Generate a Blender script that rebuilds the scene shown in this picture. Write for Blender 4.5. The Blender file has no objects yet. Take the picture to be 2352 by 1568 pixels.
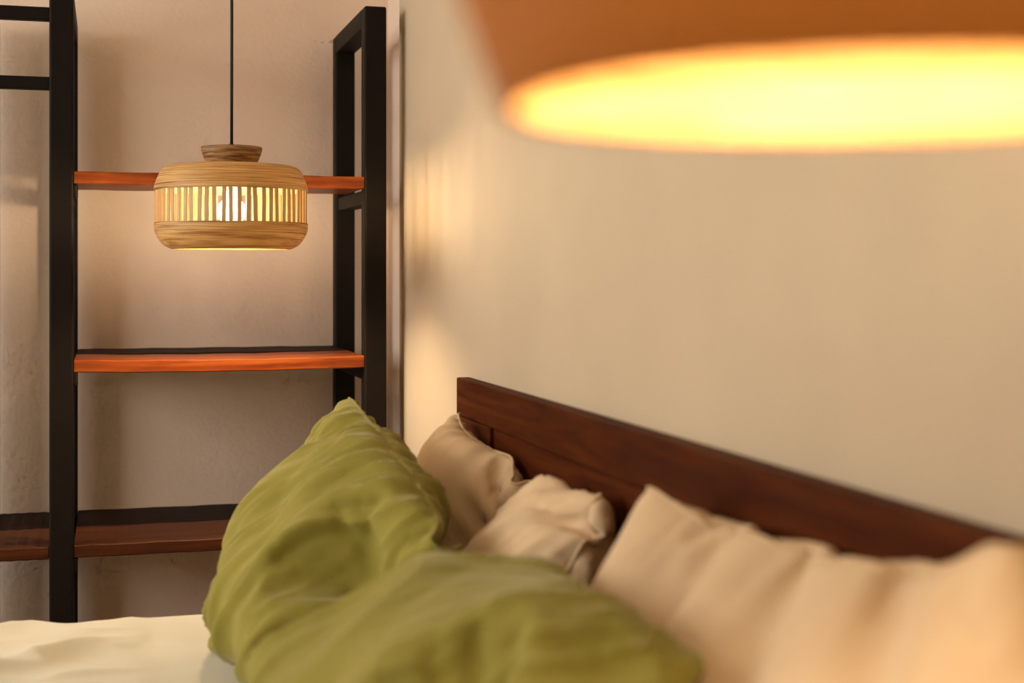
import bpy, bmesh, math, random
import numpy as np
from mathutils import Vector, Matrix, noise

random.seed(7)
rng = np.random.default_rng(7)
SC = bpy.context.scene
COL = SC.collection

# ------------------------------------------------------------------ camera
F_PX, CX, HORIZON, VPX = 3267.0, 1176.0, 628.0, 245.0
YAW = math.atan((CX - VPX) / F_PX)          # turned from +Y towards +X
EYE = Vector((0, 0, 1.15))
cam_d = bpy.data.cameras.new('camera')
cam = bpy.data.objects.new('camera', cam_d)
COL.objects.link(cam)
cam.location = EYE
cam.rotation_euler = (math.pi / 2, 0, -YAW)
cam_d.sensor_width = 36
cam_d.sensor_fit = 'HORIZONTAL'
cam_d.lens = 36 * F_PX / 2352
cam_d.shift_y = -(784 - HORIZON) / 2352
cam_d.clip_start = 0.02
cam_d.dof.use_dof = True
cam_d.dof.focus_distance = 2.86
cam_d.dof.aperture_fstop = 3.0
SC.camera = cam

# ------------------------------------------------------------------ light
DAY = 10.5
LAMP_FAR = 545.0
LAMP_NEAR = 480.0
LAMP_COL = (1.0, 0.74, 0.46)
world = bpy.data.worlds.new('sky')
SC.world = world
world.use_nodes = True
bg = world.node_tree.nodes['Background']
bg.inputs['Color'].default_value = (1.0, 0.95, 0.88, 1)
bg.inputs['Strength'].default_value = DAY
pd = bpy.data.lights.new('window_portal', 'AREA')
pd.shape = 'RECTANGLE'
pd.size = 1.5
pd.size_y = 2.4
pd.cycles.is_portal = True
portal = bpy.data.objects.new('window_portal', pd)
COL.objects.link(portal)
portal.location = (-2.77, 2.15, 1.75)
portal.rotation_euler = (0, -math.pi / 2, 0)
vs = SC.view_settings
vs.view_transform = 'Standard'
vs.look = 'None'
vs.gamma = 1
vs.exposure = 0.0
vs.use_curve_mapping = False
SC.cycles.use_denoising = True
SC.cycles.max_bounces = 8
SC.cycles.diffuse_bounces = 6
SC.cycles.glossy_bounces = 2
SC.cycles.transmission_bounces = 4
SC.cycles.use_adaptive_sampling = True
SC.cycles.adaptive_threshold = 0.08
SC.cycles.adaptive_min_samples = 12
SC.cycles.sample_clamp_indirect = 6.0
SC.cycles.caustics_reflective = False
SC.cycles.caustics_refractive = False


def P(px, py, Y):
    """world point seen at a pixel of the photograph, on the plane y = Y"""
    u = (px - CX) / F_PX
    v = (HORIZON - py) / F_PX
    s, c = math.sin(YAW), math.cos(YAW)
    d = Vector((s + u * c, c - u * s, v))
    return EYE + d * (Y / d.y)


# ------------------------------------------------------------------ materials
def new_mat(name):
    m = bpy.data.materials.new(name)
    m.use_nodes = True
    nt = m.node_tree
    return m, nt, nt.nodes['Principled BSDF']


def N(nt, kind, **kw):
    n = nt.nodes.new(kind)
    for k, v in kw.items():
        if k.startswith('i_'):
            n.inputs[k[2:]].default_value = v
        else:
            setattr(n, k, v)
    return n


def L(nt, a, b):
    nt.links.new(a, b)


def ramp(nt, stops):
    r = nt.nodes.new('ShaderNodeValToRGB')
    e = r.color_ramp.elements
    while len(e) < len(stops):
        e.new(0.5)
    for el, (p, c) in zip(e, stops):
        el.position = p
        el.color = (*c, 1)
    return r


def coords(nt, scale, out='Object', rot=(0, 0, 0)):
    t = N(nt, 'ShaderNodeTexCoord')
    mp = N(nt, 'ShaderNodeMapping')
    mp.inputs['Scale'].default_value = scale
    mp.inputs['Rotation'].default_value = rot
    L(nt, t.outputs[out], mp.inputs['Vector'])
    return mp.outputs['Vector']


def bump(nt, b, height, strength, dist):
    n = N(nt, 'ShaderNodeBump')
    n.inputs['Strength'].default_value = strength
    n.inputs['Distance'].default_value = dist
    L(nt, height, n.inputs['Height'])
    L(nt, n.outputs['Normal'], b.inputs['Normal'])


def mat_paint(name, col, scuffs=False):
    m, nt, b = new_mat(name)
    v = coords(nt, (1, 1, 1))
    n1 = N(nt, 'ShaderNodeTexNoise')
    n1.inputs['Scale'].default_value = 3.0
    n1.inputs['Detail'].default_value = 2
    L(nt, v, n1.inputs['Vector'])
    c2 = tuple(x * 0.93 for x in col)
    r = ramp(nt, [(0.35, c2), (0.65, col)])
    L(nt, n1.outputs['Fac'], r.inputs['Fac'])
    out = r.outputs['Color']
    if scuffs:
        # short grey scratches in the paint beside the top of the shelving
        c0 = P(745, 93, 3.6) - Vector((-1.03, 3.65, 0))   # measured from the wall's own base centre
        sx = N(nt, 'ShaderNodeMapping', vector_type='TEXTURE')
        sx.inputs['Location'].default_value = c0
        sx.inputs['Scale'].default_value = (0.036, 1.0, 0.007)
        t = N(nt, 'ShaderNodeTexCoord')
        L(nt, t.outputs['Object'], sx.inputs['Vector'])
        fl = N(nt, 'ShaderNodeVectorMath', operation='MULTIPLY')
        fl.inputs[1].default_value = (1, 0, 1)
        L(nt, sx.outputs['Vector'], fl.inputs[0])
        ln = N(nt, 'ShaderNodeVectorMath', operation='LENGTH')
        L(nt, fl.outputs['Vector'], ln.inputs[0])
        nn = N(nt, 'ShaderNodeTexNoise')
        nn.inputs['Scale'].default_value = 90
        L(nt, v, nn.inputs['Vector'])
        a = N(nt, 'ShaderNodeMath', operation='LESS_THAN')
        a.inputs[1].default_value = 1.0
        L(nt, ln.outputs['Value'], a.inputs[0])
        g = N(nt, 'ShaderNodeMath', operation='GREATER_THAN')
        g.inputs[1].default_value = 0.54
        L(nt, nn.outputs['Fac'], g.inputs[0])
        mu = N(nt, 'ShaderNodeMath', operation='MULTIPLY')
        L(nt, a.outputs[0], mu.inputs[0])
        L(nt, g.outputs[0], mu.inputs[1])
        m2 = N(nt, 'ShaderNodeMath', operation='MULTIPLY')
        m2.inputs[1].default_value = 0.45
        L(nt, mu.outputs[0], m2.inputs[0])
        mx = N(nt, 'ShaderNodeMix', data_type='RGBA')
        L(nt, m2.outputs[0], mx.inputs['Factor'])
        L(nt, out, mx.inputs['A'])
        mx.inputs['B'].default_value = (0.2, 0.15, 0.11, 1)
        out = mx.outputs['Result']
    L(nt, out, b.inputs['Base Color'])
    b.inputs['Roughness'].default_value = 0.75
    b.inputs['Specular IOR Level'].default_value = 0.25
    if scuffs:
        n2 = N(nt, 'ShaderNodeTexNoise')
        n2.inputs['Scale'].default_value = 90
        n2.inputs['Detail'].default_value = 1
        L(nt, v, n2.inputs['Vector'])
        bump(nt, b, n2.outputs['Fac'], 0.25, 0.004)
    return m


def mat_wood(name, cols, axis, rough, freq=1.0, spec=0.4):
    """grain running along one axis of the object (0 x, 1 y, 2 z)"""
    m, nt, b = new_mat(name)
    sc = [26 * freq] * 3
    sc[axis] = 1.6
    v = coords(nt, sc)
    n1 = N(nt, 'ShaderNodeTexNoise')
    n1.inputs['Scale'].default_value = 1.0
    n1.inputs['Detail'].default_value = 4
    n1.inputs['Distortion'].default_value = 1.2
    L(nt, v, n1.inputs['Vector'])
    r = ramp(nt, [(0.3, cols[0]), (0.5, cols[1]), (0.72, cols[2])])
    L(nt, n1.outputs['Fac'], r.inputs['Fac'])
    sc2 = [160] * 3
    sc2[axis] = 14
    v2 = coords(nt, sc2)
    n2 = N(nt, 'ShaderNodeTexNoise')
    n2.inputs['Scale'].default_value = 1.0
    n2.inputs['Detail'].default_value = 3
    L(nt, v2, n2.inputs['Vector'])
    r2 = ramp(nt, [(0.32, (0.62, 0.58, 0.55)), (0.5, (1, 1, 1))])
    L(nt, n2.outputs['Fac'], r2.inputs['Fac'])
    mx = N(nt, 'ShaderNodeMix', data_type='RGBA', blend_type='MULTIPLY')
    mx.inputs['Factor'].default_value = 0.7
    L(nt, r.outputs['Color'], mx.inputs['A'])
    L(nt, r2.outputs['Color'], mx.inputs['B'])
    L(nt, mx.outputs['Result'], b.inputs['Base Color'])
    b.inputs['Roughness'].default_value = rough
    b.inputs['Specular IOR Level'].default_value = spec
    bump(nt, b, n2.outputs['Fac'], 0.15, 0.001)
    return m


def mat_metal(name, col):
    m, nt, b = new_mat(name)
    v = coords(nt, (1, 1, 1))
    n = N(nt, 'ShaderNodeTexNoise')
    n.inputs['Scale'].default_value = 40
    n.inputs['Detail'].default_value = 4
    L(nt, v, n.inputs['Vector'])
    r = ramp(nt, [(0.3, tuple(c * 0.75 for c in col)), (0.7, col)])
    L(nt, n.outputs['Fac'], r.inputs['Fac'])
    L(nt, r.outputs['Color'], b.inputs['Base Color'])
    b.inputs['Roughness'].default_value = 0.6
    b.inputs['Specular IOR Level'].default_value = 0.16
    bump(nt, b, n.outputs['Fac'], 0.1, 0.001)
    return m


def mat_cloth(name, col, col2, sheen=0.25):
    m, nt, b = new_mat(name)
    v = coords(nt, (1, 1, 1))
    n = N(nt, 'ShaderNodeTexNoise')
    n.inputs['Scale'].default_value = 7
    n.inputs['Detail'].default_value = 2
    L(nt, v, n.inputs['Vector'])
    r = ramp(nt, [(0.35, col2), (0.65, col)])
    L(nt, n.outputs['Fac'], r.inputs['Fac'])
    L(nt, r.outputs['Color'], b.inputs['Base Color'])
    b.inputs['Roughness'].default_value = 0.85
    b.inputs['Specular IOR Level'].default_value = 0.2
    b.inputs['Sheen Weight'].default_value = sheen
    b.inputs['Sheen Roughness'].default_value = 0.4
    b.inputs['Sheen Tint'].default_value = (*[0.5 * c + 0.4 for c in col], 1)
    return m


def mat_bamboo(name, dark, mid, pale, trans, spec=0.35):
    """strips of bamboo coiled round the z axis of the object"""
    m, nt, b = new_mat(name)
    t = N(nt, 'ShaderNodeTexCoord')
    s = N(nt, 'ShaderNodeSeparateXYZ')
    L(nt, t.outputs['Object'], s.inputs[0])
    at = N(nt, 'ShaderNodeMath', operation='ARCTAN2')
    L(nt, s.outputs['Y'], at.inputs[0])
    L(nt, s.outputs['X'], at.inputs[1])
    cb = N(nt, 'ShaderNodeCombineXYZ')
    L(nt, s.outputs['X'], cb.inputs[0])
    L(nt, s.outputs['Y'], cb.inputs[1])
    rr = N(nt, 'ShaderNodeVectorMath', operation='LENGTH')
    L(nt, cb.outputs[0], rr.inputs[0])
    # height plus radius so the coils also read on sloping faces, spiralling gently
    h1 = N(nt, 'ShaderNodeMath', operation='SUBTRACT')
    L(nt, s.outputs['Z'], h1.inputs[0])
    L(nt, rr.outputs['Value'], h1.inputs[1])
    h2 = N(nt, 'ShaderNodeMath', operation='MULTIPLY_ADD')
    h2.inputs[1].default_value = 0.0006
    L(nt, at.outputs[0], h2.inputs[0])
    L(nt, h1.outputs[0], h2.inputs[2])

    def streak(fz, fa, det, dist=0.0):
        c = N(nt, 'ShaderNodeCombineXYZ')
        a = N(nt, 'ShaderNodeMath', operation='MULTIPLY')
        a.inputs[1].default_value = fa
        L(nt, at.outputs[0], a.inputs[0])
        z = N(nt, 'ShaderNodeMath', operation='MULTIPLY')
        z.inputs[1].default_value = fz
        L(nt, h2.outputs[0], z.inputs[0])
        L(nt, a.outputs[0], c.inputs[0])
        L(nt, z.outputs[0], c.inputs[1])
        n = N(nt, 'ShaderNodeTexNoise')
        n.inputs['Scale'].default_value = 1
        n.inputs['Detail'].default_value = det
        n.inputs['Distortion'].default_value = dist
        L(nt, c.outputs[0], n.inputs['Vector'])
        return n.outputs['Fac']
    f1 = streak(330, 0.9, 3)
    f2 = streak(900, 2.0, 2)
    r = ramp(nt, [(0.34, dark), (0.44, mid), (0.58, pale), (0.70, tuple(x * 1.15 for x in pale))])
    L(nt, f1, r.inputs['Fac'])
    r2 = ramp(nt, [(0.34, (0.5, 0.42, 0.34)), (0.48, (1, 1, 1))])
    L(nt, f2, r2.inputs['Fac'])
    mx = N(nt, 'ShaderNodeMix', data_type='RGBA', blend_type='MULTIPLY')
    mx.inputs['Factor'].default_value = 0.75
    L(nt, r.outputs['Color'], mx.inputs['A'])
    L(nt, r2.outputs['Color'], mx.inputs['B'])
    L(nt, mx.outputs['Result'], b.inputs['Base Color'])
    b.inputs['Roughness'].default_value = 0.5
    b.inputs['Specular IOR Level'].default_value = spec
    bump(nt, b, f2, 0.25, 0.001)
    if trans > 0:
        tr = N(nt, 'ShaderNodeBsdfTranslucent')
        tr.inputs['Color'].default_value = (0.92, 0.56, 0.26, 1)
        ms = N(nt, 'ShaderNodeMixShader')
        ms.inputs['Fac'].default_value = trans
        o = nt.nodes['Material Output']
        L(nt, b.outputs[0], ms.inputs[1])
        L(nt, tr.outputs[0], ms.inputs[2])
        L(nt, ms.outputs[0], o.inputs['Surface'])
    return m


def mat_plain(name, col, rough=0.5, spec=0.4):
    m, nt, b = new_mat(name)
    v = coords(nt, (1, 1, 1))
    n = N(nt, 'ShaderNodeTexNoise')
    n.inputs['Scale'].default_value = 25
    L(nt, v, n.inputs['Vector'])
    r = ramp(nt, [(0.3, tuple(c * 0.88 for c in col)), (0.7, col)])
    L(nt, n.outputs['Fac'], r.inputs['Fac'])
    L(nt, r.outputs['Color'], b.inputs['Base Color'])
    b.inputs['Roughness'].default_value = rough
    b.inputs['Specular IOR Level'].default_value = spec
    return m


def mat_bulb(name, strength):
    m, nt, b = new_mat(name)
    e = N(nt, 'ShaderNodeEmission')
    e.inputs['Color'].default_value = (*LAMP_COL, 1)
    e.inputs['Strength'].default_value = strength
    L(nt, e.outputs[0], nt.nodes['Material Output'].inputs['Surface'])
    return m


def mat_glass(name):
    m, nt, b = new_mat(name)
    t = N(nt, 'ShaderNodeBsdfTransparent')
    g = N(nt, 'ShaderNodeBsdfGlossy')
    g.inputs['Roughness'].default_value = 0.03
    ms = N(nt, 'ShaderNodeMixShader')
    ms.inputs['Fac'].default_value = 0.06
    L(nt, t.outputs[0], ms.inputs[1])
    L(nt, g.outputs[0], ms.inputs[2])
    L(nt, ms.outputs[0], nt.nodes['Material Output'].inputs['Surface'])
    return m


M = {
    'wall_head': mat_paint('cream_wall_paint', (0.56, 0.455, 0.315)),
    'wall_far': mat_paint('blush_wall_paint', (0.88, 0.725, 0.59), True),
    'ceiling': mat_paint('ceiling_paint', (0.86, 0.78, 0.66)),
    'floor': mat_wood('floor_wood', [(0.10, 0.05, 0.025), (0.16, 0.08, 0.04), (0.22, 0.12, 0.06)], 1, 0.4),
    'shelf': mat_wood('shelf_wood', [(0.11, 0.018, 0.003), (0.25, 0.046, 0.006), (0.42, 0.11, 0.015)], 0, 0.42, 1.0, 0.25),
    'shelf_shaded': mat_wood('shaded_shelf_wood', [(0.035, 0.008, 0.002), (0.07, 0.017, 0.004), (0.11, 0.03, 0.007)], 0, 0.5, 1.0, 0.2),  # lower boards: shade under the middle shelf put into the wood colour
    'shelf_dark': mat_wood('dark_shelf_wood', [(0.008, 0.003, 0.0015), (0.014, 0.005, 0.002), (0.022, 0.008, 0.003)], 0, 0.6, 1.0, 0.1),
    'head': mat_wood('headboard_wood', [(0.040, 0.0065, 0.001), (0.070, 0.013, 0.0015), (0.105, 0.025, 0.003)], 1, 0.55, 1.0, 0.07),
    'metal': mat_metal('black_metal', (0.009, 0.006, 0.004)),
    'green': mat_cloth('green_cotton', (0.285, 0.25, 0.045), (0.24, 0.21, 0.035), sheen=0.55),
    'beige': mat_cloth('beige_cotton', (0.68, 0.51, 0.32), (0.63, 0.46, 0.28)),
    'duvet': mat_cloth('pale_green_cotton', (0.66, 0.63, 0.51), (0.61, 0.58, 0.46)),
    'mattress': mat_cloth('mattress_ticking', (0.7, 0.66, 0.58), (0.66, 0.62, 0.54)),
    'bamboo': mat_bamboo('spun_bamboo', (0.15, 0.08, 0.028), (0.40, 0.245, 0.085), (0.60, 0.41, 0.165), 0.07),
    'bamboo_dark': mat_bamboo('dark_spun_bamboo', (0.10, 0.045, 0.016), (0.22, 0.11, 0.04), (0.38, 0.21, 0.08), 0.0),
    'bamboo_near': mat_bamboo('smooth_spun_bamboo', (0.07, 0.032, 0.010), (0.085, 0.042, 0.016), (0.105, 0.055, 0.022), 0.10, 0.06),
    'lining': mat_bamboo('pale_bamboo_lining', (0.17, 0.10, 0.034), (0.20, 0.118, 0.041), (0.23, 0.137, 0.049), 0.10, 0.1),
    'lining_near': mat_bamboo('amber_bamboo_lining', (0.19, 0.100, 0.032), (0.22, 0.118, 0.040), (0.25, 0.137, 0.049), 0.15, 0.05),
    'slat': mat_plain('bamboo_slat', (0.62, 0.40, 0.17)),
    'slat_inner_dimmed': mat_plain('dimmed_bamboo_inner', (0.13, 0.066, 0.02), 0.6, 0.1),  # inner faces coloured darker to tone down the bulb's glow on them
    'cord': mat_plain('black_cord', (0.012, 0.010, 0.009), 0.7),
    'bulb_far': mat_bulb('far_bulb_glow', LAMP_FAR),
    'bulb_near': mat_bulb('near_bulb_glow', LAMP_NEAR),
    'brass': mat_plain('socket_plastic', (0.55, 0.45, 0.3), 0.4),
    'white': mat_plain('white_frame_paint', (0.75, 0.73, 0.68), 0.5),
    'glass': mat_glass('window_glass'),
}


# ------------------------------------------------------------------ mesh helpers
def link(name, me, mat, parent=None, smooth=False):
    o = bpy.data.objects.new(name, me)
    COL.objects.link(o)
    if mat is not None and not me.materials:
        me.materials.append(mat)
    if smooth:
        for p in me.polygons:
            p.use_smooth = True
    if parent:
        o.parent = parent
    return o


def bm_box(bm, x0, x1, y0, y1, z0, z1):
    vs_ = [bm.verts.new((x, y, z)) for x in (x0, x1) for y in (y0, y1) for z in (z0, z1)]
    for f in ((0, 1, 3, 2), (4, 6, 7, 5), (0, 4, 5, 1), (2, 3, 7, 6), (0, 2, 6, 4), (1, 5, 7, 3)):
        bm.faces.new([vs_[i] for i in f])


def box(name, x0, x1, y0, y1, z0, z1, mat, parent=None, bevel=0.0, seg=2):
    """a bevelled block; its origin is its own base centre"""
    c = Vector(((x0 + x1) / 2, (y0 + y1) / 2, min(z0, z1)))
    bm = bmesh.new()
    bm_box(bm, x0 - c.x, x1 - c.x, y0 - c.y, y1 - c.y, z0 - c.z, z1 - c.z)
    bmesh.ops.recalc_face_normals(bm, faces=bm.faces[:])
    if bevel:
        bmesh.ops.bevel(bm, geom=bm.edges[:], offset=bevel, segments=seg, profile=0.5, affect='EDGES')
    me = bpy.data.meshes.new(name)
    bm.to_mesh(me)
    bm.free()
    o = link(name, me, mat, parent, smooth=False)
    o.location = c - (parent.location if parent else Vector())
    return o


def lathe(name, prof, mat, parent, seg=96, close=True, lining=None):
    """spin a closed (r, z) outline round z"""
    bm = bmesh.new()
    rings = []
    for r, z in prof:
        if r < 1e-6:
            rings.append([bm.verts.new((0, 0, z))])
        else:
            rings.append([bm.verts.new((r * math.cos(2 * math.pi * i / seg), r * math.sin(2 * math.pi * i / seg), z)) for i in range(seg)])
    n = len(rings)
    for k in range(n if close else n - 1):
        a, b_ = rings[k], rings[(k + 1) % n]
        if len(a) == 1 and len(b_) == 1:
            continue
        for i in range(seg):
            j = (i + 1) % seg
            if len(a) == 1:
                bm.faces.new((a[0], b_[i], b_[j]))
            elif len(b_) == 1:
                bm.faces.new((a[i], b_[0], a[j]))
            else:
                f = bm.faces.new((a[i], b_[i], b_[j], a[j]))
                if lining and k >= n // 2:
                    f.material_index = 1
    bmesh.ops.recalc_face_normals(bm, faces=bm.faces[:])
    me = bpy.data.meshes.new(name)
    bm.to_mesh(me)
    bm.free()
    if lining:
        me.materials.append(mat)
        me.materials.append(lining)
    return link(name, me, mat, parent, smooth=True)


def tube(name, pts, rad, mat, parent=None, seg=10):
    bm = bmesh.new()
    rings = []
    for i, p in enumerate(pts):
        p = Vector(p)
        d = (Vector(pts[min(i + 1, len(pts) - 1)]) - Vector(pts[max(i - 1, 0)])).normalized()
        a = d.orthogonal().normalized() if i == 0 else (a - d * a.dot(d)).normalized()
        b_ = d.cross(a)
        rings.append([bm.verts.new(p + rad * (math.cos(t) * a + math.sin(t) * b_)) for t in [2 * math.pi * k / seg for k in range(seg)]])
    for k in range(len(rings) - 1):
        for i in range(seg):
            j = (i + 1) % seg
            bm.faces.new((rings[k][i], rings[k][j], rings[k + 1][j], rings[k + 1][i]))
    bm.faces.new(rings[0][::-1])
    bm.faces.new(rings[-1])
    me = bpy.data.meshes.new(name)
    bm.to_mesh(me)
    bm.free()
    return link(name, me, mat, parent, smooth=True)


def empty(name, loc, label, cat, group=None):
    o = bpy.data.objects.new(name, None)
    o.empty_display_size = 0.05
    COL.objects.link(o)
    o.location = loc
    tag(o, label, cat, group)
    return o


def tag(o, label, cat, group=None):
    o['label'] = label
    o['category'] = cat
    if group:
        o['group'] = group
    return o


def structure(o, label, cat):
    o['kind'] = 'structure'
    o['label'] = label
    o['category'] = cat
    return o


# ------------------------------------------------------------------ the room
W = 0.640            # face of the wall behind the bed
W_END = 3.18         # where the thick part of that wall stops
FAR = 3.600
XL, YN, H = -2.8, -1.3, 2.6
structure(box('floor', XL - 0.1, W + 0.2, YN - 0.1, FAR + 0.1, -0.1, 0.0, M['floor']), 'dark wooden floor under the bed and shelving', 'floor')
structure(box('ceiling', XL - 0.1, W + 0.2, YN - 0.1, FAR + 0.1, H, H + 0.1, M['ceiling']), 'plain pale ceiling above the room', 'ceiling')
structure(box('wall_far', XL - 0.1, W + 0.2, FAR, FAR + 0.1, 0, H, M['wall_far']), 'blush plastered wall behind the black shelving', 'wall')
structure(box('wall_headboard', W, W + 0.055, YN, W_END, 0, H, M['wall_head']), 'smooth cream wall behind the wooden headboard', 'wall')
structure(box('wall_right', W + 0.055, W + 0.2, YN - 0.1, FAR, 0, H, M['wall_far']), 'set-back strip of wall in the corner right of the shelving', 'wall')
structure(box('wall_near', XL - 0.1, W + 0.2, YN - 0.1, YN, 0, H, M['wall_head']), 'cream wall behind the viewer', 'wall')
bm = bmesh.new()
wy0, wy1, wz0, wz1 = 1.0, 3.3, 1.0, 2.5
bm_box(bm, XL - 0.1, XL, YN, wy0, 0, H)
bm_box(bm, XL - 0.1, XL, wy1, FAR, 0, H)
bm_box(bm, XL - 0.1, XL, wy0, wy1, 0, wz0)
bm_box(bm, XL - 0.1, XL, wy0, wy1, wz1, H)
bmesh.ops.recalc_face_normals(bm, faces=bm.faces[:])
me = bpy.data.meshes.new('wall_left')
bm.to_mesh(me)
bm.free()
structure(link('wall_left', me, M['wall_head']), 'cream wall with the window beyond the foot of the bed', 'wall')
win = bpy.data.objects.new('window_1', None)
COL.objects.link(win)
win.location = (XL - 0.05, (wy0 + wy1) / 2, wz0)
structure(win, 'white framed window beyond the foot of the bed', 'window')
for z0, z1 in ((wz0, wz0 + 0.05), (wz1 - 0.05, wz1)):
    box('window_frame', XL - 0.08, XL - 0.02, wy0, wy1, z0, z1, M['white'], win, 0.004)
for yc in (wy0 + 0.025, wy0 + 0.8, wy1 - 0.8, wy1 - 0.025):
    box('mullion', XL - 0.08, XL - 0.02, yc - 0.025, yc + 0.025, wz0 + 0.05, wz1 - 0.05, M['white'], win, 0.004)
for a, b_ in ((wy0 + 0.05, wy0 + 0.775), (wy0 + 0.825, wy1 - 0.825), (wy1 - 0.775, wy1 - 0.05)):
    box('pane', XL - 0.053, XL - 0.047, a, b_, wz0 + 0.05, wz1 - 0.05, M['glass'], win)

# ------------------------------------------------------------------ shelving unit
YF = 3.10                       # front face of the front posts
YB = 3.515                      # front face of the back posts
PW = 0.048
lx0, lx1 = P(113, 600, YF).x, P(169, 600, YF).x
rx0, rx1 = P(838, 600, YF).x, P(888, 600, YF).x
TOP = P(862, 14, YF).z
unit = empty('shelving_unit', (0.2, (YF + YB) / 2, 0), 'black metal frame shelving unit with reddish wooden shelves against far wall', 'shelving')


def part(name, x0, x1, y0, y1, z0, z1, mat, bev=0.003):
    return box(name, x0, x1, y0, y1, z0, z1, mat, unit, bev)


ex1 = P(2, 1190, YB).x - 0.005     # inner side of the outermost post pair, left of the frame
ex0 = ex1 - PW
for x0, x1 in ((ex0, ex1), (lx0, lx1), (rx0, rx1)):
    part('post', x0, x1, YF, YF + PW, 0, TOP, M['metal'], 0.004)
    part('post', x0, x1, YB, YB + PW, 0, TOP, M['metal'], 0.004)
    part('top_rail', x0, x1, YF + PW, YB, TOP - 0.042, TOP, M['metal'], 0.003)
PT = 0.026
z_up = P(500, 399, YF).z           # top of the front edge of each board
z_mid = P(500, 822, YF).z
z_low = P(400, 1242, YF).z
Y_SPLIT = 3.335
for z in (z_up, z_mid, z_low):
    for x0, x1 in ((ex0, ex1), (lx0, lx1), (rx0, rx1)):
        if x0 == ex0 and z != z_low:
            continue
        part('side_rail', x0 + 0.006, x1 - 0.006, YF + PW, YB, z - PT - 0.032, z - PT - 0.0005, M['metal'], 0.003)
        if x0 == lx0:
            part('support_tab', x1 - 0.006, x1 + 0.008, YF + 0.004, YF + PW, z - PT - 0.03, z - PT - 0.0005, M['metal'], 0.004)


def plank(name, x0, x1, y0, y1, ztop, t, mat, sag=0.0, n=14):
    """a board with softened edges that can sag along its length"""
    cx, cy = (x0 + x1) / 2, (y0 + y1) / 2
    hx = (x1 - x0) / 2
    bm = bmesh.new()
    e = 0.002
    sec = [(y0 - cy, -e), (y0 - cy + e, 0), (y1 - cy - e, 0), (y1 - cy, -e), (y1 - cy, -t + e), (y1 - cy - e, -t), (y0 - cy + e, -t), (y0 - cy, -t + e)]
    rings = []
    for i in range(n + 1):
        x = -hx + 2 * hx * i / n
        s = sag * (1 - (x / hx) ** 2)
        w = 0.0006 * math.sin(i * 1.9)
        rings.append([bm.verts.new((x, y, z - s + (w if 0 < i < n else 0))) for y, z in sec])
    k = len(sec)
    for a, b_ in zip(rings[:-1], rings[1:]):
        for i in range(k):
            bm.faces.new((a[i], a[(i + 1) % k], b_[(i + 1) % k], b_[i]))
    bm.faces.new(rings[0][::-1])
    bm.faces.new(rings[-1])
    bmesh.ops.recalc_face_normals(bm, faces=bm.faces[:])
    me = bpy.data.meshes.new(name)
    bm.to_mesh(me)
    bm.free()
    o = link(name, me, mat, unit)
    o.location = Vector((cx, cy, ztop)) - unit.location
    return o


yf = YF + 0.004
plank('shelf_board', lx1 + 0.001, rx0 - 0.001, yf, Y_SPLIT, z_up, PT, M['shelf'], 0.0)
plank('shelf_board', lx1 + 0.001, rx0 - 0.001, yf, Y_SPLIT, z_mid, PT, M['shelf'], 0.0035)
plank('shelf_board', lx1 + 0.001, rx0 - 0.001, yf, Y_SPLIT, z_low, PT, M['shelf_shaded'], 0.0)
plank('shelf_board', ex1 + 0.001, lx0 - 0.001, yf, Y_SPLIT, z_low, PT, M['shelf_shaded'], 0.0)
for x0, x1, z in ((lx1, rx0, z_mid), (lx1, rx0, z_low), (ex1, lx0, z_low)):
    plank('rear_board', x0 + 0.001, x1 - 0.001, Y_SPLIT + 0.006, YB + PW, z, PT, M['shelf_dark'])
# two thin rungs joining the narrow left bay
for y0, y1 in ((12, 42), (173, 202)):
    za, zb = P(60, y1, YF).z, P(60, y0, YF).z
    part('rung', ex1 - 0.002, lx0 + 0.002, YF + 0.008, YF + 0.036, za, zb, M['metal'], 0.003)


# ------------------------------------------------------------------ pendant lamps
SPX = 2.845 / F_PX              # metres per pixel at the far lamp


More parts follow.
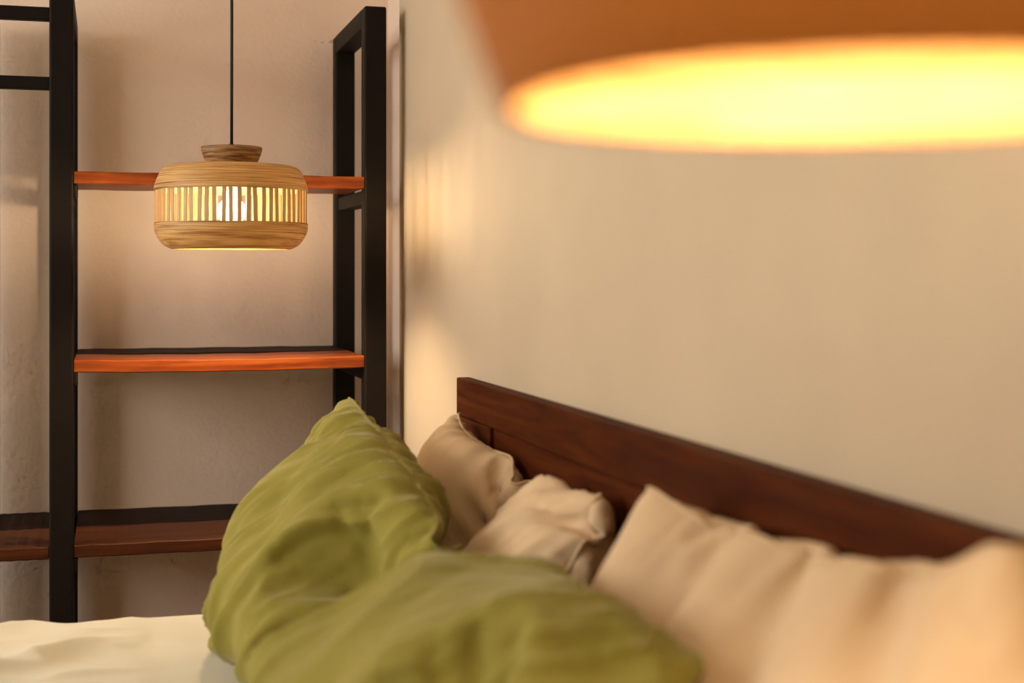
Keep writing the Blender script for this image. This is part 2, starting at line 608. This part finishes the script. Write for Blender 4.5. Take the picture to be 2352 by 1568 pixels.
def pendant(loc, label, upper, lower, slat_r, y_slat, mats, bulb_mat, cord_top):
    """profiles are (radius, height) in photo pixels of the far lamp, loc is the rim centre"""
    root = empty('pendant_lamp', loc, label, 'lamp', 'bamboo pendant lamps')
    S = SPX

    def z_(y):
        return (574 - y) * S
    th = 0.0055

    def shell(prof):
        out = [(r * S, z_(y)) for r, y in prof]
        inn = []
        for i, (r, z) in enumerate(out):
            a = Vector(out[max(i - 1, 0)])
            b_ = Vector(out[min(i + 1, len(out) - 1)])
            d = (b_ - a).normalized()
            nrm = Vector((-d.y, d.x))
            if nrm.x > 0:
                nrm = -nrm
            inn.append((max(r + nrm.x * th, 0.002), z + nrm.y * th * (1 if 0 < i < len(out) - 1 else 0)))
        return out + inn[::-1]

    def smooth(prof, k=5):
        pts = [Vector(p) for p in prof]
        res = []
        for i in range(len(pts) - 1):
            p0, p1, p2, p3 = pts[max(i - 1, 0)], pts[i], pts[i + 1], pts[min(i + 2, len(pts) - 1)]
            for j in range(k):
                t = j / k
                q = 0.5 * (2 * p1 + (p2 - p0) * t + (2 * p0 - 5 * p1 + 4 * p2 - p3) * t * t + (3 * p1 - p0 - 3 * p2 + p3) * t ** 3)
                res.append((q.x, q.y))
        res.append(tuple(pts[-1]))
        return res
    # profile runs from the centre of the top down to the rim
    lathe('upper_shade', shell(smooth(upper)), mats[0], root, lining=mats[2])
    lathe('lower_shade', shell(smooth(lower)), mats[0], root, lining=mats[2])
    # cap: a small bowl, wide side up
    cap = [(0, 337.5), (50, 337.5), (67, 339), (69.5, 341), (69, 348), (66, 357), (61, 369), (57, 376), (55, 379), (0, 379)]
    lathe('cap', [(r * S, z_(y)) for r, y in cap], mats[1], root, close=False)
    lathe('cord_grip', [(0, z_(331)), (0.0035, z_(331)), (0.0052, z_(334.5)), (0.0056, z_(337.5)), (0, z_(337.5))], M['cord'], root, 24, False)
    tube('cord', [(0, 0, z_(333)), (0.0004, 0, 0.45), (-0.0004, 0, 0.8), (0, 0, cord_top)], 0.0030, M['cord'], root)
    lathe('ceiling_rose', [(0, cord_top - 0.025), (0.035, cord_top - 0.025), (0.045, cord_top - 0.012), (0.045, cord_top), (0, cord_top)], M['cord'], root, 32, False)
    # upright slats
    n = 60
    y0, y1 = y_slat
    hw = slat_r * S * 2 * math.pi / n * 0.265
    bm = bmesh.new()
    bm_box(bm, -0.0022, 0.0022, -hw, hw, z_(y1) - 0.004, z_(y0) + 0.004)
    bmesh.ops.recalc_face_normals(bm, faces=bm.faces[:])
    bmesh.ops.bevel(bm, geom=[e for e in bm.edges if abs(e.verts[0].co.z - e.verts[1].co.z) > 0.01], offset=0.0008, segments=1, affect='EDGES')
    me = bpy.data.meshes.new('slat')
    bm.to_mesh(me)
    bm.free()
    me.materials.append(M['slat'])
    me.materials.append(M['slat_inner_dimmed'])
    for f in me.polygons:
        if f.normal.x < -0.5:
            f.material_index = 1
    for i in range(n):
        a = 2 * math.pi * i / n + 0.02
        r = slat_r * S - 0.0035
        s = link('slat', me, None, root)
        s.location = (r * math.cos(a), r * math.sin(a), 0)
        s.rotation_euler = (0, 0, a)
        s.rotation_euler.x = 0.02 * math.sin(i * 2.3)
    # bulb and its holder hanging from the top
    bz = z_(487)
    prof = [(0, bz - 0.0285)]
    for k in range(1, 8):
        a = -math.pi / 2 + math.pi * k / 9
        prof.append((0.0285 * math.cos(a), bz + 0.0285 * math.sin(a)))
    prof += [(0.0145, bz + 0.034), (0.0135, bz + 0.040), (0, bz + 0.040)]
    lathe('bulb', prof, bulb_mat, root, 20, False)
    lathe('bulb_holder', [(0, bz + 0.0405), (0.017, bz + 0.0405), (0.018, bz + 0.05), (0.018, z_(388)), (0, z_(388))], M['brass'], root, 32, False)
    return root


far_rim = P(532, 572.5, 2.89)
up_far = [(4, 379), (60, 379), (110, 380.5), (137, 383), (150, 387.5), (159, 397), (166, 411), (171, 424), (173.5, 434), (173.5, 441)]
low_far = [(173.5, 514), (173.5, 524), (172, 534), (166, 547), (155, 562), (145, 569), (137, 572.5), (131, 574)]
pendant(far_rim, 'lit bamboo pendant lamp with slatted middle hanging in front of shelving',
        up_far, low_far, 173, (441, 514), (M['bamboo'], M['bamboo_dark'], M['lining']), M['bulb_far'], H - far_rim.z)
near_rim = P(1968, 255, 0.405)
up_near = [(4, 379), (60, 379), (100, 380.5), (122, 383), (133, 387.5), (140, 397), (146, 411), (149, 424), (151, 434), (151.5, 441)]
low_near = [(151, 514), (148, 524), (145, 534), (141, 546), (137, 558), (134, 566), (132, 571), (130, 574)]
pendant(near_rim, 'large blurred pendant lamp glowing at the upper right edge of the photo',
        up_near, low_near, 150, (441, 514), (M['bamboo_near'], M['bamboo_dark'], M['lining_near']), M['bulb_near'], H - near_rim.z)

# ------------------------------------------------------------------ bed
HB_Y0, HB_Y1 = 0.71, W / math.tan(YAW + math.atan((1080 - CX) / F_PX))
HB_X0 = W - 0.026
HB_TOP = P(1049, 866, HB_Y1).z
BED = empty('bed', (W - 1.05, (HB_Y0 + HB_Y1) / 2, 0), 'double bed with dark red-brown wooden headboard against the cream wall', 'bed')


def bpart(name, x0, x1, y0, y1, z0, z1, mat, parent=BED, bev=0.003):
    o = box(name, x0, x1, y0, y1, z0, z1, mat, None, bev)
    if parent:
        o.parent = parent
        base = BED.location if parent is BED else BED.location + parent.location
        o.location -= base
    return o


RAIL = 0.068
STILE = 0.235
hb = bpart('headboard', HB_X0 + 0.012, W - 0.001, HB_Y0 + 0.01, HB_Y1 - 0.01, 0.30, HB_TOP - 0.01, M['head'], BED, 0.001)
bpart('top_rail', HB_X0, W - 0.001, HB_Y0, HB_Y1, HB_TOP - RAIL, HB_TOP, M['head'], hb, 0.0025)
for y0, y1 in ((HB_Y0, HB_Y0 + STILE), (HB_Y1 - STILE, HB_Y1)):
    bpart('stile', HB_X0, W - 0.001, y0, y1, 0.0, HB_TOP - RAIL - 0.0005, M['head'], hb, 0.002)
z0 = HB_TOP - RAIL - 0.002
for k in range(3):
    bpart('panel_board', HB_X0 + 0.006, W - 0.002, HB_Y0 + STILE + 0.001, HB_Y1 - STILE - 0.001, z0 - 0.135, z0, M['head'], hb, 0.002)
    z0 -= 0.137
BX0 = W - 2.05
MY0, MY1 = HB_Y0 + 0.05, HB_Y1 - 0.06
for y0, y1 in ((MY0 - 0.03, MY0), (MY1, MY1 + 0.03)):
    bpart('side_rail', BX0, HB_X0 - 0.001, y0, y1, 0.17, 0.33, M['head'])
bpart('foot_rail', BX0 - 0.03, BX0, MY0 - 0.03, MY1 + 0.03, 0.17, 0.33, M['head'])
for x in (BX0 + 0.005, HB_X0 - 0.07):
    for y in (MY0 + 0.01, MY1 - 0.07):
        bpart('leg', x, x + 0.06, y, y + 0.06, 0, 0.20, M['head'])
bpart('slat_base', BX0 + 0.001, HB_X0 - 0.002, MY0 + 0.001, MY1 - 0.001, 0.20, 0.25, M['head'])
BEDTOP = 0.556
bpart('mattress', BX0 + 0.01, HB_X0 - 0.004, MY0 + 0.01, MY1 - 0.01, 0.251, BEDTOP, M['mattress'], BED, 0.04)

# duvet: a sheet that lies on the mattress and hangs down both sides
DZ = 0.569


def build_duvet():
    nx, ny = 260, 300
    x0, x1 = BX0 - 0.02, 0.30
    flat0, flat1 = MY0 - 0.042, MY1 + 0.042
    drop = 0.30
    rr = 0.032
    arc = rr * math.pi / 2
    tot = (flat1 - flat0) - 2 * rr + 2 * arc + 2 * drop
    verts = []
    for j in range(ny + 1):
        s = tot * j / ny
        if s < drop:
            y, z, ny_, nz_ = flat0, DZ - rr - (drop - s), -1, 0
        elif s < drop + arc:
            a = (s - drop) / rr
            y, z, ny_, nz_ = flat0 + rr - rr * math.cos(a), DZ - rr + rr * math.sin(a), -math.cos(a), math.sin(a)
        elif s < tot - drop - arc:
            y, z, ny_, nz_ = flat0 + rr + (s - drop - arc), DZ, 0, 1
        elif s < tot - drop:
            a = (s - (tot - drop - arc)) / rr
            y, z, ny_, nz_ = flat1 - rr + rr * math.sin(a), DZ - rr + rr * math.cos(a), math.sin(a), math.cos(a)
        else:
            y, z, ny_, nz_ = flat1, DZ - rr - (s - (tot - drop)), 1, 0
        for i in range(nx + 1):
            x = x0 + (x1 - x0) * i / nx
            q = Vector((x * 2.2 + 0.5 * s, s * 4.0 - x * 1.4, 0.3))
            w = 0.5 * noise.noise(Vector((x * 1.7, s * 2.6, 1.7)))
            r1 = 1 - abs(noise.noise(q * 1.1 + Vector((w, w, 0)))) * 2
            r2 = 1 - abs(noise.noise(Vector((x * 5 - s * 3, s * 9 + x * 4, 4.1)))) * 2
            r3 = noise.noise(Vector((x * 14 + s * 6, s * 22 - x * 7, 8.1)))
            d = 0.016 * max(r1, 0) ** 2 + 0.009 * max(r2, 0) ** 2 + 0.0025 * r3
            if x > -0.02:
                d *= max(0.0, 1 - (x + 0.02) / 0.09)
            hang = max(0.0, (DZ - 0.03 - z) / drop)
            y2 = y + ny_ * (d + hang * 0.03 * (1 + math.sin(x * 11 + 2 * math.sin(x * 5))))
            verts.append((x, y2, z + nz_ * d))
    faces = []
    for j in range(ny):
        for i in range(nx):
            a = j * (nx + 1) + i
            faces.append((a, a + 1, a + nx + 2, a + nx + 1))
    me = bpy.data.meshes.new('duvet')
    me.from_pydata(verts, [], faces)
    o = link('duvet', me, M['duvet'], None, True)
    sol = o.modifiers.new('thickness', 'SOLIDIFY')
    sol.thickness = 0.006
    sol.offset = -1
    return o


tag(build_duvet(), 'pale green cream rumpled duvet spread over the bed', 'duvet')


# ------------------------------------------------------------------ pillows
DEBUG_SIM = False


def simulate_pillow(corners, Lr, Hr, vol, floor=0.56, xmax=None, field=None, yclip=None, creases=(), extra=(), seed=1, grav=0.6, slack=1.03, levels=((22, 150, 12), (43, 60, 10), (76, 30, 6))):
    """inflate two sewn sheets of cloth held near their four corners, coarse grid first
    corners: far-top, near-top, near-bottom, far-bottom (world)"""
    r = np.random.default_rng(seed)
    ft, nt_, nb, fb = [np.array(c, float) for c in corners]
    nrm = np.cross(nt_ - ft, fb - ft)
    nrm /= np.linalg.norm(nrm)
    if nrm[0] > 0:
        nrm = -nrm                                   # front faces the foot of the bed (-x)
    front = back = None
    for lev, (nu, steps, iters) in enumerate(levels):
        nv = max(12, int(round((nu - 1) * Hr / Lr)) + 1)
        U, V = np.meshgrid(np.linspace(0, 1, nu), np.linspace(0, 1, nv), indexing='ij')   # u far>near, v top>bottom
        sl = 1.0 if lev == 0 else slack
        h, hv = Lr / (nu - 1) * sl, Hr / (nv - 1) * sl
        if front is None:
            base = ((1 - U)[..., None] * (1 - V)[..., None] * ft + U[..., None] * (1 - V)[..., None] * nt_
                    + U[..., None] * V[..., None] * nb + (1 - U)[..., None] * V[..., None] * fb)
            bulge = (np.sin(np.pi * U) * np.sin(np.pi * V))[..., None] * 0.05
            front, back = base + nrm * bulge, base - nrm * bulge
        else:
            def up(Gd):
                iu = U * (Gd.shape[0] - 1)
                iv = V * (Gd.shape[1] - 1)
                i0 = np.minimum(iu.astype(int), Gd.shape[0] - 2)
                j0 = np.minimum(iv.astype(int), Gd.shape[1] - 2)
                a_, b2 = (iu - i0)[..., None], (iv - j0)[..., None]
                return ((1 - a_) * (1 - b2) * Gd[i0, j0] + a_ * (1 - b2) * Gd[i0 + 1, j0] + (1 - a_) * b2 * Gd[i0, j0 + 1] + a_ * b2 * Gd[i0 + 1, j0 + 1])
            front, back = up(front), up(back)
        idf = np.arange(nu * nv).reshape(nu, nv)
        idb = idf.copy()
        idb[1:-1, 1:-1] = np.arange((nu - 2) * (nv - 2)).reshape(nu - 2, nv - 2) + nu * nv
        X = np.concatenate([front.reshape(-1, 3), back[1:-1, 1:-1].reshape(-1, 3)])
        X += r.normal(0, 0.10 * h, X.shape)
        n = len(X)
        batches = []

        def add(ids, di, dj, rest, stiff, cols):
            A = ids[max(0, -di):nu - max(0, di), max(0, -dj):nv - max(0, dj)]
            B = ids[max(0, di):nu + min(0, di), max(0, dj):nv + min(0, dj)]
            I, J = np.meshgrid(np.arange(A.shape[0]), np.arange(A.shape[1]), indexing='ij')
            c = cols(I, J)
            for k in np.unique(c):
                m = c == k
                batches.append((A[m], B[m], rest, stiff))
        dg = math.hypot(h, hv)
        bend = 0.06
        for ids in (idf, idb):
            add(ids, 1, 1, dg, 0.4, lambda i, j: i % 2)
            add(ids, 1, -1, dg, 0.4, lambda i, j: i % 2)
            add(ids, 2, 0, 2 * h, bend, lambda i, j: (i // 2) % 2)
            add(ids, 0, 2, 2 * hv, bend, lambda i, j: (j // 2) % 2)
            add(ids, 1, 0, h, 1.0, lambda i, j: i % 2)
            add(ids, 0, 1, hv, 1.0, lambda i, j: j % 2)
        q = lambda ids: np.stack([ids[:-1, :-1], ids[1:, :-1], ids[1:, 1:], ids[:-1, 1:]], -1).reshape(-1, 4)
        Q = np.concatenate([q(idf), q(idb)[:, ::-1]])
        T = np.concatenate([Q[:, [0, 1, 2]], Q[:, [0, 2, 3]]])

        def volume(X):
            return np.einsum('ij,ij->i', X[T[:, 0]], np.cross(X[T[:, 1]], X[T[:, 2]])).sum() / 6
        if volume(X - X.mean(0)) < 0:
            T = T[:, ::-1]
            Q = Q[:, ::-1]
        pins = np.array([idf[0, 0], idf[-1, 0], idf[-1, -1], idf[0, -1]])
        pin_t = np.array([ft, nt_, nb, fb])
        if extra:
            pins = np.concatenate([pins, [idf[int(round(eu * (nu - 1))), int(round(ev * (nv - 1)))] for eu, ev, _ in extra]])
            pin_t = np.concatenate([pin_t, [np.array(ep, float) for _, _, ep in extra]])
        Vel = np.zeros_like(X)
        dt = 1 / 60
        fu, fv = U.reshape(-1), V.reshape(-1)
        Tf = T.reshape(-1, order='F')
        for st in range(steps):
            fn = np.cross(X[T[:, 1]] - X[T[:, 0]], X[T[:, 2]] - X[T[:, 0]]) / 6
            p = np.clip((vol - volume(X - X.mean(0))) / vol, -0.2, 1.0) * 110
            f3 = np.concatenate([fn, fn, fn])
            Fp = np.stack([np.bincount(Tf, f3[:, k], n) for k in range(3)], 1)
            acc = Fp / (Lr * Hr * 2 / n) * p
            acc[:, 2] -= grav
            for (u0, v0, u1, v1, wid, str_) in creases:
                # draw the front cloth inwards along a line
                dx, dy = (u1 - u0) * Lr, (v1 - v0) * Hr
                t = np.clip((((fu - u0) * Lr) * dx + ((fv - v0) * Hr) * dy) / (dx * dx + dy * dy), 0, 1)
                dd = np.hypot((fu - u0) * Lr - t * dx, (fv - v0) * Hr - t * dy)
                acc[:nu * nv] -= nrm * (str_ * np.exp(-(dd / wid) ** 2))[:, None]
            Vel = (Vel + acc * dt) * 0.90
            Xp = X.copy()
            X = X + Vel * dt
            for it in range(iters):
                for a, b_, rest, sf in batches:
                    d = X[b_] - X[a]
                    ln = np.sqrt(np.einsum('ij,ij->i', d, d)) + 1e-9
                    c = d * (0.5 * sf * (1 - rest / ln))[:, None]
                    X[a] += c
                    X[b_] -= c
                X[pins] += (pin_t - X[pins]) * 0.2
                if floor is not None:
                    X[:, 2] = np.maximum(X[:, 2], floor)
                if xmax is not None:
                    X[:, 0] = np.minimum(X[:, 0], xmax)
                if yclip is not None:
                    X[:, 1] = np.clip(X[:, 1], yclip[0], yclip[1])
                if field is not None:
                    g, y0, z0, cs = field
                    iy = np.clip(((X[:, 1] - y0) / cs).astype(int), 0, g.shape[0] - 1)
                    iz = np.clip(((X[:, 2] - z0) / cs).astype(int), 0, g.shape[1] - 1)
                    X[:, 0] += (np.minimum(X[:, 0], g[iy, iz]) - X[:, 0]) * 0.5
            Vel = (X - Xp) / dt
            sp = np.linalg.norm(Vel, axis=1, keepdims=True)
            Vel *= np.minimum(1, 1.5 / (sp + 1e-6))
        front, back = X[idf], X[idb]
    if DEBUG_SIM:
        e = np.concatenate([np.linalg.norm(X[b_] - X[a], axis=1) / rest for a, b_, rest, sf in batches if sf == 1.0])
        print('SIM vol', volume(X - X.mean(0)), 'of', vol, 'stretch', e.mean(), e.max(), 'pins', np.linalg.norm(X[pins] - pin_t, axis=1), 'top edge z', X[idf[:, 0], 2].min())
    return front, back


def x_field(pillows, gap=0.016):
    """front (lowest x) of the given pillows over y and z"""
    cs, y0, z0 = 0.015, 0.4, 0.5
    g = np.full((150, 45), 0.600)
    for X in pillows:
        iy = np.clip(((X[:, 1] - y0) / cs).astype(int), 0, 149)
        iz = np.clip(((X[:, 2] - z0) / cs).astype(int), 0, 44)
        np.minimum.at(g, (iy, iz), X[:, 0] - gap)
    for _ in range(2):
        p = np.pad(g, 1, mode='edge')
        g = np.minimum(g, 0.25 * (p[:-2, 1:-1] + p[2:, 1:-1] + p[1:-1, :-2] + p[1:-1, 2:]))
    return g, y0, z0, cs


def vnoise(x, y, seed):
    """smooth value noise on a lattice, vectorised"""
    r = np.random.default_rng(seed)
    tab = r.random((64, 64)) * 2 - 1
    xi, yi = np.floor(x).astype(int), np.floor(y).astype(int)
    fx, fy = x - xi, y - yi
    fx, fy = fx * fx * (3 - 2 * fx), fy * fy * (3 - 2 * fy)
    g = lambda i, j: tab[i % 64, j % 64]
    return ((g(xi, yi) * (1 - fx) + g(xi + 1, yi) * fx) * (1 - fy) + (g(xi, yi + 1) * (1 - fx) + g(xi + 1, yi + 1) * fx) * fy)


def refine(G):
    """double a grid of points with a Catmull-Rom spline"""
    for ax in (0, 1):
        G = np.moveaxis(G, ax, 0)
        p = np.concatenate([2 * G[:1] - G[1:2], G, 2 * G[-1:] - G[-2:-1]])
        mid = (-p[:-3] + 9 * p[1:-2] + 9 * p[2:-1] - p[3:]) / 16
        out = np.empty((2 * len(G) - 1,) + G.shape[1:])
        out[::2], out[1::2] = G, mid
        G = np.moveaxis(out, 0, ax)
    return G


def finish(sim, amp, seed, skew, ylim, field=None):
    """refine the cloth, lay soft folds into it running down from the top seam, and sew the halves"""
    front, back = refine(sim[0]), refine(sim[1])
    nu, nv = front.shape[:2]
    idf = np.arange(nu * nv).reshape(nu, nv)
    idb = idf.copy()
    idb[1:-1, 1:-1] = np.arange((nu - 2) * (nv - 2)).reshape(nu - 2, nv - 2) + nu * nv
    X = np.concatenate([front.reshape(-1, 3), back[1:-1, 1:-1].reshape(-1, 3)])
    q = lambda ids: np.stack([ids[:-1, :-1], ids[1:, :-1], ids[1:, 1:], ids[:-1, 1:]], -1).reshape(-1, 4)
    Q = np.concatenate([q(idf), q(idb)[:, ::-1]])
    Xc = X - X.mean(0)
    if np.einsum('ij,ij->i', Xc[Q[:, 0]], np.cross(Xc[Q[:, 1]], Xc[Q[:, 2]])).sum() < 0:
        Q = Q[:, ::-1]
    U, V = np.meshgrid(np.linspace(0, 1, nu), np.linspace(0, 1, nv), indexing='ij')
    u = np.concatenate([U.reshape(-1), U[1:-1, 1:-1].reshape(-1)])
    v = np.concatenate([V.reshape(-1), V[1:-1, 1:-1].reshape(-1)])
    n = np.zeros_like(X)
    fn = np.cross(X[Q[:, 2]] - X[Q[:, 0]], X[Q[:, 3]] - X[Q[:, 1]])
    for k in range(4):
        for c in range(3):
            n[:, c] += np.bincount(Q[:, k], fn[:, c], len(X))
    n /= np.linalg.norm(n, axis=1, keepdims=True) + 1e-12
    w = vnoise(u * 3 + 5, v * 3, seed) * 0.6
    rid = lambda a: np.clip(1 - np.abs(a) * 2.6, -0.25, 1)
    big = rid(vnoise(u * 8 + skew * v * 4 + w, v * 1.7 + w, seed + 1))
    mid = rid(vnoise(u * 17 + skew * v * 8 + w * 2.5, v * 2.8 - w, seed + 2))
    fine = rid(vnoise(u * 38 + skew * v * 9 + w * 3, v * 4.5 + w * 2, seed + 3))
    edge = np.minimum(np.minimum(u, 1 - u), np.minimum(v, 1 - v))
    env = np.clip(edge / 0.09, 0, 1)
    patch = np.clip(vnoise(u * 4 + 9, v * 4, seed + 5) + 0.55, 0, 1)
    near = np.exp(-(v / 0.2) ** 2) + 0.7 * np.exp(-(np.minimum(u, 1 - u) / 0.12) ** 2)
    d = env * (big * 0.010 + mid * 0.0075 * (patch + near)) + np.clip(edge / 0.025, 0, 1) * fine * 0.0030 * (0.5 * patch + near)
    X = X + n * (d * amp)[:, None]
    X[:, 2] = np.maximum(X[:, 2], fl - 0.001)
    X[:, 0] = np.minimum(X[:, 0], HB_X0 - 0.0015)
    X[:, 1] = np.clip(X[:, 1], *ylim)
    if field is not None:
        g, y0, z0, cs = field
        iy = np.clip(((X[:, 1] - y0) / cs).astype(int), 0, g.shape[0] - 1)
        iz = np.clip(((X[:, 2] - z0) / cs).astype(int), 0, g.shape[1] - 1)
        X[:, 0] = np.minimum(X[:, 0], g[iy, iz] + 0.006)
    rim = np.concatenate([idf[:, 0], idf[-1, 1:], idf[::-1, -1][1:], idf[0, ::-1][1:-1]])
    return X, Q, rim


def make_pillow(fin, mat, label, group, seam_r=0.0022):
    X, Q, rim = fin
    c = X.mean(0)
    c[2] = X[:, 2].min()
    me = bpy.data.meshes.new('pillow')
    me.from_pydata((X - c).tolist(), [], Q.tolist())
    o = link('pillow', me, mat, None, True)
    o.location = c
    tag(o, label, 'pillow', group)
    pts = [Vector(p) for p in (X[rim] - c)]
    pts.append(pts[0])
    tube('seam', pts, seam_r, mat, o, 6)
    return o


fl = DZ + 0.006
b1 = simulate_pillow([P(1066, 944, 2.42), P(1375, 1190, 1.67), (0.53, 1.68, fl + 0.03), (0.53, 2.38, fl + 0.03)],
                     0.82, 0.45, 0.027, xmax=HB_X0 - 0.006, floor=fl, yclip=(1.58, 2.6), seed=2, grav=0.4,
                     creases=[(0.58, -0.05, 0.42, 0.6, 0.022, 26.0)])
b1 = finish(b1, 0.9, 11, 0.4, (1.574, 2.7))
b2 = simulate_pillow([P(1540, 1150, 1.40), P(2400, 1250, 0.76), (0.54, 0.78, fl + 0.03), (0.54, 1.36, fl + 0.03)],
                     0.74, 0.48, 0.032, xmax=HB_X0 - 0.006, floor=fl, yclip=(0.6, 1.555), seed=3, grav=0.25,
                     extra=[(0.25, 0.0, P(1690, 1195, 1.25)), (0.47, 0.0, P(1850, 1262, 1.10)), (0.72, 0.0, P(2100, 1310, 0.93))])
b2 = finish(b2, 0.2, 21, 0.5, (0.5, 1.568))
fld = x_field([b1[0], b2[0]])
g1 = simulate_pillow([P(826, 920, 2.41), P(1060, 1240, 1.72), (0.335, 1.76, fl + 0.03), (0.335, 2.36, fl + 0.03)],
                     0.74, 0.518, 0.030, field=fld, floor=fl, yclip=(1.665, 2.6), seed=4, grav=0.3)
g1 = finish(g1, 1.3, 31, 0.5, (1.662, 2.7), fld)
g2 = simulate_pillow([P(1105, 1258, 1.64), P(1500, 1560, 1.07), (0.295, 1.05, fl + 0.03), (0.295, 1.60, fl + 0.03)],
                     0.72, 0.525, 0.033, field=fld, floor=fl, yclip=(0.7, 1.655), seed=5, grav=0.3)
g2 = finish(g2, 0.9, 41, 0.5, (0.6, 1.658), fld)
make_pillow(b1, M['beige'], 'beige pillow with pointed corner at the far end of the headboard', 'beige pillows')
make_pillow(b2, M['beige'], 'large blurred beige pillow on the right, nearest to the viewer', 'beige pillows')
make_pillow(g1, M['green'], 'olive green pillow standing farther back with its corner pointing up', 'green pillows')
make_pillow(g2, M['green'], 'olive green pillow lying nearer, at the bottom centre of the photo', 'green pillows')
